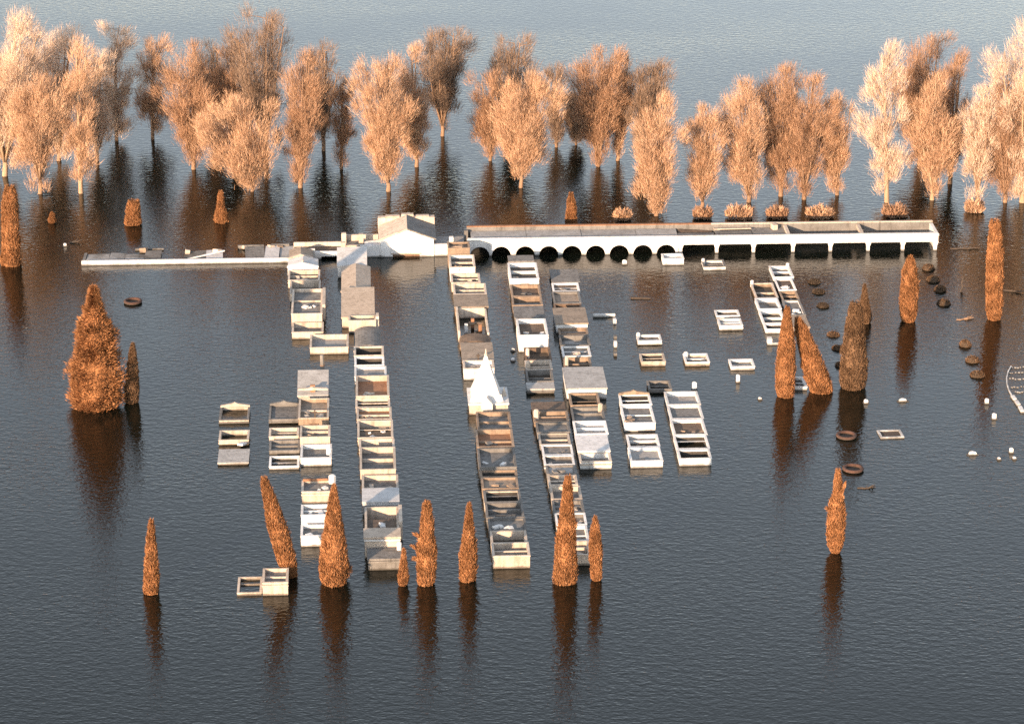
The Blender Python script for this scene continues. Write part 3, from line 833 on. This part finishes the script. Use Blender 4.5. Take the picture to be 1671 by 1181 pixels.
BELT = [  # base, top, width, tone, bark, form, density, low, description
    ((8, 287), (22, 8), 175, 'pale', 'pale', 'vase', 1.5, .12, 'huge pale orange tree cut by the left edge of the picture'),
    ((66, 316), (60, 120), 112, 'bright', 'brown', 'vase', 1.2, .10, 'orange tree standing in front of the huge pale one at far left'),
    ((96, 262), (100, 50), 130, 'pale', 'brown', 'vase', 1.2, .12, 'hazy pale tree filling the gap behind the thick pale trunk'),
    ((132, 315), (124, 60), 66, 'bright', 'pale', 'column', 1.2, .10, 'orange tree with a thick pale trunk, left of the two slim columns'),
    ((190, 229), (189, 42), 72, 'pale', 'brown', 'column', 1.3, .06, 'slim column of orange twigs, left one of two'),
    ((249, 227), (250, 58), 66, 'bright', 'brown', 'column', 1.2, .06, 'slim column of rusty twigs, right one of two'),
    ((316, 276), (310, 68), 92, 'rust', 'brown', 'vase', 1.1, .14, 'rust brown tree with a pale foot, right of the slim columns'),
    ((385, 250), (372, 62), 80, 'rust', 'brown', 'vase', .8, .2, 'thin rusty tree between two brown crowns'),
    ((434, 262), (430, 10), 165, 'brown', 'brown', 'vase', 1.1, .16, 'tallest brown tree behind the bright bush of the left half'),
    ((412, 312), (376, 160), 140, 'bright', 'brown', 'vase', 1.7, .05, 'bright bushy orange tree leaning left in front of the tallest brown one'),
    ((490, 306), (500, 72), 80, 'rust', 'brown', 'vase', 1.1, .06, 'brown tree with bright foot right of the tallest brown one'),
    ((557, 276), (560, 125), 38, 'rust', 'brown', 'column', 1.0, .22, 'small isolated tree in the gap left of the big orange pair'),
    ((634, 312), (622, 84), 96, 'bright', 'brown', 'vase', 1.6, .06, 'dense bright orange tree, left one of the big pair'),
    ((680, 272), (668, 74), 74, 'bright', 'brown', 'vase', 1.4, .06, 'orange tree, right one of the big pair'),
    ((722, 222), (726, 46), 92, 'brown', 'brown', 'vase', 1.1, .12, 'round topped brown tree right of the big orange pair'),
    ((800, 262), (800, 115), 60, 'rust', 'brown', 'vase', .9, .1, 'thin rusty tree half behind the bright bush at mid belt'),
    ((836, 235), (836, 52), 82, 'brown', 'brown', 'vase', 1.0, .2, 'grey brown tree rising behind the bright bush at mid belt'),
    ((850, 306), (862, 118), 112, 'bright', 'brown', 'vase', 2.0, .04, 'bright bushy orange tree at mid belt above the arches'),
    ((908, 240), (900, 105), 40, 'brown', 'brown', 'column', .8, .1, 'thin dark tree between the mid belt bush and the fan shaped tree'),
    ((940, 236), (930, 150), 36, 'brown', 'brown', 'vase', .7, .15, 'low brown tree at the left foot of the fan shaped tree'),
    ((976, 271), (982, 74), 98, 'rust', 'brown', 'vase', 1.4, .06, 'fan shaped rusty tree alone right of mid belt'),
    ((1046, 268), (1072, 95), 78, 'brown', 'brown', 'vase', 1.0, .1, 'brown tree behind the bright one nearest the arches'),
    ((1071, 352), (1072, 155), 76, 'bright', 'brown', 'vase', 1.8, .04, 'bright orange tree standing nearest behind the arches'),
    ((1146, 338), (1152, 168), 62, 'bright', 'brown', 'vase', 1.1, .1, 'small orange tree opening the right hand group'),
    ((1222, 330), (1208, 122), 96, 'bright', 'brown', 'vase', 1.3, .12, 'broad orange tree second in the right hand group'),
    ((1274, 320), (1272, 105), 92, 'rust', 'brown', 'vase', 1.4, .08, 'rusty tree in the middle of the right hand group'),
    ((1312, 325), (1318, 118), 70, 'rust', 'brown', 'vase', 1.2, .08, 'rusty tree fourth in the right hand group'),
    ((1366, 318), (1356, 145), 72, 'bright', 'brown', 'vase', 1.4, .1, 'orange tree closing the right hand group beside open water'),
    ((1447, 330), (1440, 70), 92, 'pale', 'pale', 'column', 1.1, .14, 'tall pink tree with a pale straight trunk at right'),
    ((1500, 268), (1512, 52), 112, 'rust', 'brown', 'vase', 1.2, .2, 'wide hazy brown crown behind the forked tree at right'),
    ((1521, 326), (1520, 120), 84, 'bright', 'pale', 'vase', 1.3, .12, 'orange tree with a pale forked trunk at right'),
    ((1594, 332), (1602, 135), 66, 'pale', 'brown', 'vase', 1.0, .1, 'thin pale tree between the forked tree and the right edge'),
    ((1640, 330), (1640, 130), 70, 'rust', 'brown', 'vase', 1.1, .08, 'rusty tree just left of the tall pale one at the right edge'),
    ((158, 262), (160, 78), 60, 'pale', 'brown', 'vase', .9, .1, 'faint pale tree between the thick trunk and the slim columns'),
    ((352, 236), (345, 70), 84, 'brown', 'brown', 'vase', .9, .15, 'thin brown crown just right of the pale footed rusty tree'),
    ((528, 246), (524, 66), 62, 'brown', 'brown', 'vase', .8, .2, 'slanting brown crown left of the small isolated tree'),
    ((1008, 262), (1024, 82), 44, 'bright', 'brown', 'vase', .9, .1, 'slim orange tree at the right shoulder of the fan shaped one'),
    ((1550, 300), (1556, 78), 74, 'rust', 'brown', 'vase', .9, .15, 'hazy rusty crown right of the forked tree'),
    ((1668, 330), (1676, 40), 150, 'pale', 'pale', 'vase', 1.7, .12, 'tall pale tree cut by the right edge of the picture'),
]
for i, (b_, t_, w_, tone, bk_, form, dn, low, lab) in enumerate(BELT):
    bare_tree(b_, t_, w_, tone, bk_, lab, 500 + i, low, form, dn)

def cypress(base, top, width, label, seed, tone='cypress', forked=False, stem=.0, arms=(), bushy=False, profile=None):
    rng = np.random.default_rng(seed)
    bx, by = at(*base)
    X, H = rise(top[0], top[1], by)
    lean = X - bx
    Rm = width / ppm(by) / 2 * (.92 if not bushy else .84)
    o = empty('cypress_tree', (bx, by, 0))
    tag(o, label, 'tree', 'dead cypresses standing among the vaults')
    def lx(z): return lean * max(z, -1) / H
    prof = profile or [(0, .82), (.06, .95), (.18, 1.0), (.4, .80), (.62, .55), (.8, .34), (.93, .16), (1, .02)]
    def pr(t_): return interp([(a, b) for a, b in prof], min(max(t_, 0), 1))
    MB().tube([(lx(-1), 0, -1), (lx(H * .3), 0, H * .3), (lx(H * .97), 0, H * .97)], [Rm * .3, Rm * .22, .02], 6).build('trunk', BK['cypress'], o, True)
    # solid inner body, lumpy
    core = MB()
    n, m_ = 14, 22
    ph1, ph2 = rng.uniform(0, 6, 2)
    for k in range(m_ + 1):
        tt = k / m_
        z = -.4 + (H * .97 + .4) * tt
        for j in range(n):
            a = 2 * math.pi * j / n
            rr = Rm * pr(z / H) * (.68 + .16 * math.sin(3 * a + ph1 + 5 * tt) * math.sin(9 * tt + ph2) + .10 * rng.random())
            core.v.append((lx(z) + rr * math.cos(a), rr * math.sin(a), z))
    for k in range(m_):
        for j in range(n):
            core.f.append((k * n + j, k * n + (j + 1) % n, (k + 1) * n + (j + 1) % n, (k + 1) * n + j))
    core.build('inner_crown', F[tone], o, True)
    # clumps standing out of the body
    nb = int(8000 + 3000 * Rm * H / 3)
    nclump = 60 if not bushy else 110
    zc_ = rng.random(nclump) ** 1.25 * H * .96
    ac = rng.uniform(0, 6.28, nclump)
    ci = rng.integers(0, nclump, nb)
    z = np.clip(zc_[ci] + rng.normal(size=nb) * H * .022, .03, H)
    a = ac[ci] + rng.normal(size=nb) * .38
    free = rng.random(nb) < .45
    z[free] = rng.random(free.sum()) ** 1.2 * H * .99
    a[free] = rng.uniform(0, 6.28, free.sum())
    rr = np.array([pr(q / H) for q in z]) * Rm * rng.uniform(.76, 1.0 if not bushy else 1.1, nb)
    lump = 1 + rng.normal(size=nclump) * (.17 if bushy else .09)
    rr = np.where(free, rr, rr * lump[ci])
    C = np.stack([lean * z / H + rr * np.cos(a), rr * np.sin(a), z], 1)
    D = np.stack([np.cos(a) * (.34 if not bushy else .8), np.sin(a) * (.34 if not bushy else .8), np.full(nb, 1.0 if not bushy else .45)], 1) + rng.normal(size=(nb, 3)) * .2
    Vs = [blades(C, D, rng.uniform(.12, .32, nb) * (1.3 if bushy else 1), rng.uniform(.035, .075, nb) * (1.4 if bushy else 1), rng)]
    for (fz, dx, ln) in arms:               # side branches standing clear of the body
        k = 160
        s = rng.random(k)
        c0 = np.array([lx(fz * H), -.1, fz * H])
        c1 = c0 + np.array([dx, -.1, ln])
        P = c0 + (c1 - c0) * s[:, None] + rng.normal(size=(k, 3)) * .13 * (1.15 - s)[:, None]
        Vs.append(blades(P, np.tile(c1 - c0, (k, 1)) + rng.normal(size=(k, 3)) * .4, rng.uniform(.2, .4, k), rng.uniform(.09, .18, k), rng))
    V = np.concatenate(Vs)
    V = V[V[:, :, 2].min(axis=1) > .02]
    tri_object('crown', V, F[tone], o)
    return o
col_prof = [(0, .72), (.1, .9), (.35, 1.0), (.6, .95), (.78, .78), (.92, .45), (1, .05)]
cypress((247, 967), (247, 848), 28, 'slender dead cypress alone at lower left', 1, profile=[(0, .95), (.3, .9), (.6, .65), (.85, .4), (1, .12)])
cypress((474, 940), (430, 778), 38, 'dead cypress leaning left over the pair of vaults', 2, profile=[(0, .6), (.15, .85), (.4, .95), (.7, .7), (.9, .45), (1, .15)])
cypress((545, 950), (545, 790), 54, 'stout dead cypress hiding the right side of a white vault', 3)
cypress((658, 954), (659, 897), 17, 'tiny dead cypress at the near corner of the long row', 4)
cypress((696, 952), (697, 818), 36, 'dead cypress with ragged side branches at mid front', 5, arms=((.36, -1.1, .8), (.55, -.95, .5), (.3, -1.0, .15)), profile=[(0, .8), (.2, .95), (.4, 1.0), (.55, .75), (.8, .55), (.93, .4), (1, .15)])
cypress((763, 946), (766, 821), 32, 'dead cypress with a thin tip before the spire row', 6, profile=[(0, .9), (.08, .8), (.25, 1.0), (.45, .8), (.7, .45), (.9, .3), (1, .05)])
cypress((922, 949), (927, 776), 42, 'tallest front cypress covering the near end of a vault row', 7, profile=[(0, .95), (.2, .95), (.5, .75), (.7, .55), (.88, .35), (1, .12)])
cypress((973, 946), (971, 843), 23, 'thin dead cypress right of the tallest front one', 8, profile=[(0, .7), (.15, .8), (.45, 1.0), (.7, .8), (.88, .4), (1, .05)])
cypress((1363, 901), (1368, 766), 34, 'lone ragged dead cypress with a side branch at lower right', 9, arms=((.10, -.75, 1.0), (.5, -.8, .35), (.55, .55, 2.2)), profile=[(0, .45), (.1, .75), (.35, 1.0), (.55, .85), (.7, .45), (.9, .28), (1, .12)])
cypress((1281, 646), (1285, 500), 36, 'upright dead cypress, left of the crossing pair', 10, profile=[(0, .8), (.12, .95), (.3, 1.0), (.6, .75), (.85, .42), (1, .1)])
cypress((1341, 638), (1301, 518), 46, 'leaning dead cypress, right of the crossing pair', 11, profile=[(0, .85), (.12, 1.0), (.3, .95), (.6, .7), (.85, .5), (1, .15)])
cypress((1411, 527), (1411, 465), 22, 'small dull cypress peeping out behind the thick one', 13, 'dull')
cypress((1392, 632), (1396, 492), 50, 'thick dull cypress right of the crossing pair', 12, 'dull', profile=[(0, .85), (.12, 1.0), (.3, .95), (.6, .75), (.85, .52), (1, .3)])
cypress((1482, 524), (1486, 418), 32, 'column shaped dead cypress in front of the gallery end', 14, profile=col_prof)
cypress((1622, 521), (1624, 358), 31, 'tall narrow column cypress near the right edge', 15, profile=[(0, .7), (.08, .9), (.35, 1.0), (.6, .95), (.8, .8), (.95, .6), (1, .35)])
cypress((18, 432), (16, 303), 38, 'column shaped dead cypress at the left edge', 16, profile=[(0, .9), (.08, 1.0), (.15, .85), (.5, .8), (.85, .7), (1, .35)])
cypress((157, 662), (152, 466), 92, 'big bushy dead conifer with ragged outline at left', 17, bushy=True, arms=((.52, 1.8, 1.5), (.66, 1.4, .6), (.70, -1.3, .5), (.55, -1.7, .8), (.3, -2.1, .7), (.35, 2.0, .5), (.8, -.9, .3), (.76, 1.0, .2), (.6, 2.0, .2)),
        profile=[(0, .84), (.15, .95), (.25, 1.0), (.4, .85), (.52, .72), (.62, .7), (.7, .62), (.74, .4), (.82, .34), (.86, .2), (.95, .14), (1, .02)])
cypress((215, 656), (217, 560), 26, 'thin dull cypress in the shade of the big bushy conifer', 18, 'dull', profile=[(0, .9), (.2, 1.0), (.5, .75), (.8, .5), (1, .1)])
cypress((217, 366), (218, 328), 30, 'stubby dead conifer behind the low wing', 19, profile=[(0, 1), (.4, .85), (.7, .8), (1, .6)])
cypress((361, 362), (360, 312), 26, 'little pointed dead conifer behind the low wing', 20, profile=[(0, 1), (.2, .85), (.5, .5), (.8, .35), (1, .15)])
cypress((85, 364), (85, 348), 12, 'tiniest dead conifer far left behind the low wing', 21)
cypress((932, 365), (932, 316), 20, 'little dead conifer rising behind the arches', 22, profile=[(0, 1), (.3, .9), (.7, .7), (1, .2)])

# small pale bushes just behind the gallery
for i, (x, y, tp, w_, lab) in enumerate([
        (1016, 358, 336, 26, 'pale bush behind the arches, left of the nearest bright tree'), (1146, 356, 330, 30, 'pale bush at the foot of the small orange tree'),
        (1206, 356, 326, 44, 'broad pale bush behind the square openings'), (1268, 355, 330, 34, 'pale bush behind the missing roof panel'),
        (1338, 354, 330, 44, 'reedy pale bush behind the first open bay'), (1460, 352, 328, 40, 'pale bush behind the last open bay'),
        (1590, 345, 318, 30, 'pale bush below the thin pale tree')]):
    rng = np.random.default_rng(900 + i)
    bx, by = at(x, y)
    H = rise(x, tp, by)[1] * .9
    rm = w_ / ppm(by) / 2
    o = empty('bush', (bx, by, 0))
    tag(o, lab, 'bush', 'pale bushes behind the gallery')
    k = 1100
    a = rng.uniform(0, 6.28, k); q = rng.random(k) ** .5 * rm
    z = rng.random(k) * H * .8 * (1 - .35 * (q / rm) ** 2) * (.75 + .25 * np.sin(3 * a + i))
    C = np.stack([q * np.cos(a), q * np.sin(a), z + .03], 1)
    D = np.stack([np.cos(a) * .5, np.sin(a) * .5, np.ones(k)], 1) + rng.normal(size=(k, 3)) * .3
    tri_object('crown', blades(C, D, rng.uniform(.3, .6, k), rng.uniform(.07, .14, k), rng), F['rust' if i % 2 else 'bright'], o)
    st = MB()
    for j in range(6):
        aa = rng.uniform(0, 6.28)
        st.tube([(0, 0, -.4), (rm * .3 * math.cos(aa), rm * .3 * math.sin(aa), H * .4), (rm * .6 * math.cos(aa), rm * .6 * math.sin(aa), H * .75)], [.07, .05, .02], 4)
    st.build('stem', BK['brown'], o)

# ------------------------------------------------------------------ clipped round shrubs, planter rings
LS = [(1329, 456), (1336, 472), (1343, 495), (1360, 542), (1367, 564), (1373, 592)]
RS = [(1515, 434), (1523, 453), (1534, 469), (1540, 491), (1575, 559), (1587, 584), (1595, 608)]
side = [(LS, 'left', 'beside the double block'), (RS, 'right', 'near right edge')]
for pts, sd, pl in side:
    for i, (x, y) in enumerate(pts):
        rng = np.random.default_rng(1000 + i + (50 if sd == 'right' else 0))
        bx, by = at(x, y + 5)
        o = empty('round_shrub', (bx, by, 0))
        k = len(pts) - 1 - i
        tag(o, f"dark shrub dome, {ORD[k]}{'' if k == 0 else ' from near end'} of line {pl}", 'shrub', 'clipped shrubs in two lines')
        r_ = .62 * rng.uniform(.9, 1.1)
        hh = (.34 if sd == 'left' else .5) * rng.uniform(.85, 1.15)
        m = MB()
        nn, mm = 14, 5
        for q in range(mm):
            tt = q / mm * math.pi / 2
            for j in range(nn):
                a = 2 * math.pi * j / nn
                rr = r_ * math.cos(tt) * rng.uniform(.9, 1.06)
                m.v.append((rr * math.cos(a), rr * math.sin(a), -.1 + (hh + .1) * math.sin(tt)))
        m.v.append((0, 0, hh))
        for q in range(mm - 1):
            for j in range(nn):
                m.f.append((q * nn + j, q * nn + (j + 1) % nn, (q + 1) * nn + (j + 1) % nn, (q + 1) * nn + j))
        for j in range(nn):
            m.f.append(((mm - 1) * nn + j, (mm - 1) * nn + (j + 1) % nn, mm * nn))
        m.build('body', F['dark'], o, True)
        kk = 420
        a = rng.uniform(0, 6.28, kk); tt = np.arcsin(rng.random(kk))
        C = np.stack([r_ * np.cos(tt) * np.cos(a), r_ * np.cos(tt) * np.sin(a), hh * np.sin(tt)], 1) * .95
        D = C * np.array([1, 1, 2.0]) + rng.normal(size=(kk, 3)) * .25
        tri_object('twigs', blades(C, D, rng.uniform(.08, .2, kk), rng.uniform(.05, .1, kk), rng), F['dark' if sd == 'left' and i < 3 else 'dull'], o)

def torus(R0, r0, z, sq=1.0, n=26, m_=8):
    mb = MB()
    for i in range(n):
        a = 2 * math.pi * i / n
        for j in range(m_):
            b_ = 2 * math.pi * j / m_
            q = R0 + r0 * math.cos(b_)
            mb.v.append((q * math.cos(a), q * math.sin(a) * sq, z + r0 * .9 * math.sin(b_)))
    for i in range(n):
        for j in range(m_):
            mb.f.append((i * m_ + j, ((i + 1) % n) * m_ + j, ((i + 1) % n) * m_ + (j + 1) % m_, i * m_ + (j + 1) % m_))
    return mb
for x, y, lab in ((217, 494, 'reddish planter ring alone behind the big bushy conifer'), (1381, 713, 'reddish planter ring in the reflection of the thick cypress'),
                  (1392, 767, 'reddish planter ring by the tip of the lone ragged cypress')):
    bx, by = at(x, y)
    o = empty('planter_ring', (bx, by, 0), R(20))
    tag(o, lab, 'planter', 'round planters awash')
    torus(.78, .17, .17).build('rim', CLAY, o, True)
    MB().tube([(0, 0, -.3), (0, 0, .06)], [.7, .66], 20).build('soil', BK['dark'], o)

# ------------------------------------------------------------------ headstones and other small things at the surface
def headstone(x, y, w_, h_, lab, cr=False):
    bx, by = at(x, y)
    o = empty('headstone', (bx, by, 0), R(8))
    tag(o, lab, 'headstone', 'headstones above the water')
    arc = [(w_ / 2 * math.cos(math.pi * k / 8), h_ - w_ * .35 + w_ * .35 * math.sin(math.pi * k / 8)) for k in range(9)]
    MB().prism([(-w_ / 2, -.4), (w_ / 2, -.4)] + arc, -.09, .09).build('stone', W['w'], o)
    if False:
        m = MB().box(-.06, .06, -.05, .05, h_ - .02, h_ + .5).box(-.22, .22, -.045, .045, h_ + .25, h_ + .36)
        m.build('cross', W['w'], o)
    else:
        MB().box(-w_ * .7, w_ * .7, -.2, .2, -.3, .06).build('base', W['g'], o)
for x, y, w_, h_, lab, cr in [
        (1610, 659, .34, .55, 'small white headstone, upper of two by the right edge', False), (1622, 684, .36, .6, 'small white headstone, lower of two by the right edge', False),
        (1413, 658, .36, .4, 'small white headstone touching the thick cypress reflection', False), (1473, 655, .75, .32, 'wide white headstone above the white frame', True),
        (1587, 742, .72, .35, 'wide white headstone at right with spread base', True), (1650, 739, .32, .5, 'narrow white headstone above two specks at right edge', False),
        (1630, 750, .28, .24, 'white speck of a headstone, left one of two at right edge', False), (1655, 749, .3, .24, 'white speck of a headstone, right one of two at right edge', False),
        (1019, 432, .45, .55, 'small white headstone below the seventh arch', False), (1133, 636, .4, .8, 'upright white headstone at the far corner of the five cell row', False),
        (1204, 624, .32, .8, 'thin grey headstone in front of the right lone vault', False), (1240, 652, .3, .25, 'faint white stone left of the upright cypress foot', False),
        (837, 573, .34, .3, 'farther white stone of a pair right of the spire', False), (837, 589, .34, .3, 'nearer white stone of a pair right of the spire', False),
        (106, 402, .35, .35, 'single white stone left of the low wing', False)]:
    headstone(x, y, w_, h_, lab, cr)

# frame, kerb and wall scraps
p, q = at(1437, 716), at(1478, 716)
bx_, by_ = p
fr = empty('grave_frame', (bx_, by_, 0), R(5))
tag(fr, 'empty white rectangular frame lying flat on the open water at right', 'frame')
ww = q[0] - p[0] - .1
MB().ring(ww, 1.75, .2, -.25, .14).build('kerb', W['w'], fr)
MB().box(.21, ww - .21, .21, 1.54, -.1, .035).build('bed', BK['dark'], fr)

kb = at(1650, 655)
ke = empty('curved_kerb', (kb[0], kb[1], 0))
tag(ke, 'curved white kerb with rows of small stones at the right edge', 'kerb')
pts = [(1650, 599), (1645, 608), (1642.5, 618), (1643, 628), (1646, 638), (1651, 647), (1657, 655), (1663, 664), (1669, 675)]
for i in range(len(pts) - 1):
    a, b = at(*pts[i]), at(*pts[i + 1])
    c = ((a[0] + b[0]) / 2 - kb[0], (a[1] + b[1]) / 2 - kb[1], .03)
    ln = math.hypot(b[0] - a[0], b[1] - a[1])
    th = .10 if i < 5 else .34
    MB().obox(c, (ln * (.98 if i < 5 else .72), th, .26 if i < 5 else .4), (0, 0, math.atan2(b[1] - a[1], b[0] - a[0]))).build('kerb_stone', W['w'], ke)

rngk = random.Random(5)
for y, x0 in ((600, 1651), (609, 1648), (619, 1648), (632, 1651), (640, 1657)):
    x = x0
    while x < 1674:
        a = at(x, y + rngk.uniform(-1, 1))
        MB().obox((a[0] - kb[0], a[1] - kb[1], .03), (rngk.uniform(.08, .2), .12, .14), (0, 0, rngk.uniform(-.3, .3))).build('plot_stone', W['w'], ke)
        x += rngk.uniform(3.2, 6)

sw = at(968, 518)
o = empty('wall_fragment', (sw[0], sw[1], 0), ANG)
tag(o, 'thin white wall corner with a line of stubs right of the fourth row', 'wall')
MB().box(0, 2.2, 0, .22, -.5, .32).build('wall', W['w'], o)
for (x, y, hh) in ((1003, 528, .5), (1004, 553, .35), (1004, 566, .6), (1004, 580, .3)):
    a = at(x, y)
    dx, dy = a[0] - sw[0], a[1] - sw[1]
    MB().box(dx * UX + dy * UY - .15, dx * UX + dy * UY + .15, -dx * UY + dy * UX - .25, -dx * UY + dy * UX + .25, -.5, hh).build('stub', W['w' if hh > .4 else 'g'], o)
pl_ = at(1029, 487)
o = tag(MB().obox((0, 0, 0), (2.0, .3, .16), (0, R(2), 0)).build('plank', BK['dark']), 'dark plank afloat below the arches', 'plank')
o.location = (pl_[0] + 1, pl_[1], .05)
a = at(1257, 562)
o = empty('wall_stump', (a[0], a[1], 0), ANG)
tag(o, 'small white corner stump left of the upright cypress tip', 'wall')
MB().box(-.3, .15, -.2, .4, -.5, .65).build('corner', W['w'], o)
MB().box(.155, .75, -.2, .05, -.5, .2).build('return_wall', W['w'], o)
for x0, y0, x1, y1, lab in ((527, 612, 525, 579, 'leaning grey post between the left row and the vault below'),):
    a = at(x0, y0)
    X, Z = rise(x1, y1, a[1])
    o = empty('post', (a[0], a[1], 0))
    tag(o, lab, 'post')
    MB().tube([(0, 0, -.5), ((X - a[0]) * .5, 0, Z * .5), (X - a[0], 0, Z)], [.22, .2, .18], 8).build('shaft', W['g'], o)
    MB().tube([((X - a[0]) * .5, 0, Z * .5 - .04), ((X - a[0]) * .5, 0, Z * .5 + .04)], [.25, .25], 8).build('band', IRON, o)
# drifting dead branches
for x, y, ln, rot, up, lab in ((1570, 474, 1.2, 70, 1.6, 'dark dead branch standing out of the water right of the shrubs'), (1575, 406, 3.2, 2, .12, 'long dark driftwood branch behind the gallery end'),
                               (1414, 796, 1.6, 10, .1, 'thin dark driftwood by the tip of the lone ragged cypress'), (1655, 476, 2.2, -25, .25, 'dark driftwood at the right edge beyond the tall cypress'),
                               (125, 396, 1.5, 15, .3, 'dark driftwood tangle beyond the left end of the low wing'), (1575, 521, 1.8, 15, .15, 'pinkish driftwood right of the shrub line')):
    a = at(x, y)
    rng = random.Random(int(x))
    o = empty('driftwood_branch', (a[0], a[1], 0), R(rot))
    tag(o, lab, 'driftwood')
    mt = BK['brown'] if 'pinkish' in lab else BK['dark']
    pth = [(-ln / 2 + ln * k / 5, rng.uniform(-.1, .1), -.02 + up * (k / 5) ** 1.3) for k in range(6)]
    stem = MB().tube(pth, [.11, .12, .1, .08, .06, .03], 6).build('stem', mt, o)
    for k in range(5):
        s = rng.randint(1, 4)
        q = Vector(pth[s])
        e = q + Vector((rng.uniform(.1, .5), rng.uniform(-.5, .5), rng.uniform(.1, .35)))
        MB().tube([q, q.lerp(e, .5) + Vector((0, 0, .05)), e], [.05, .035, .015], 4).build('twig', mt, stem)
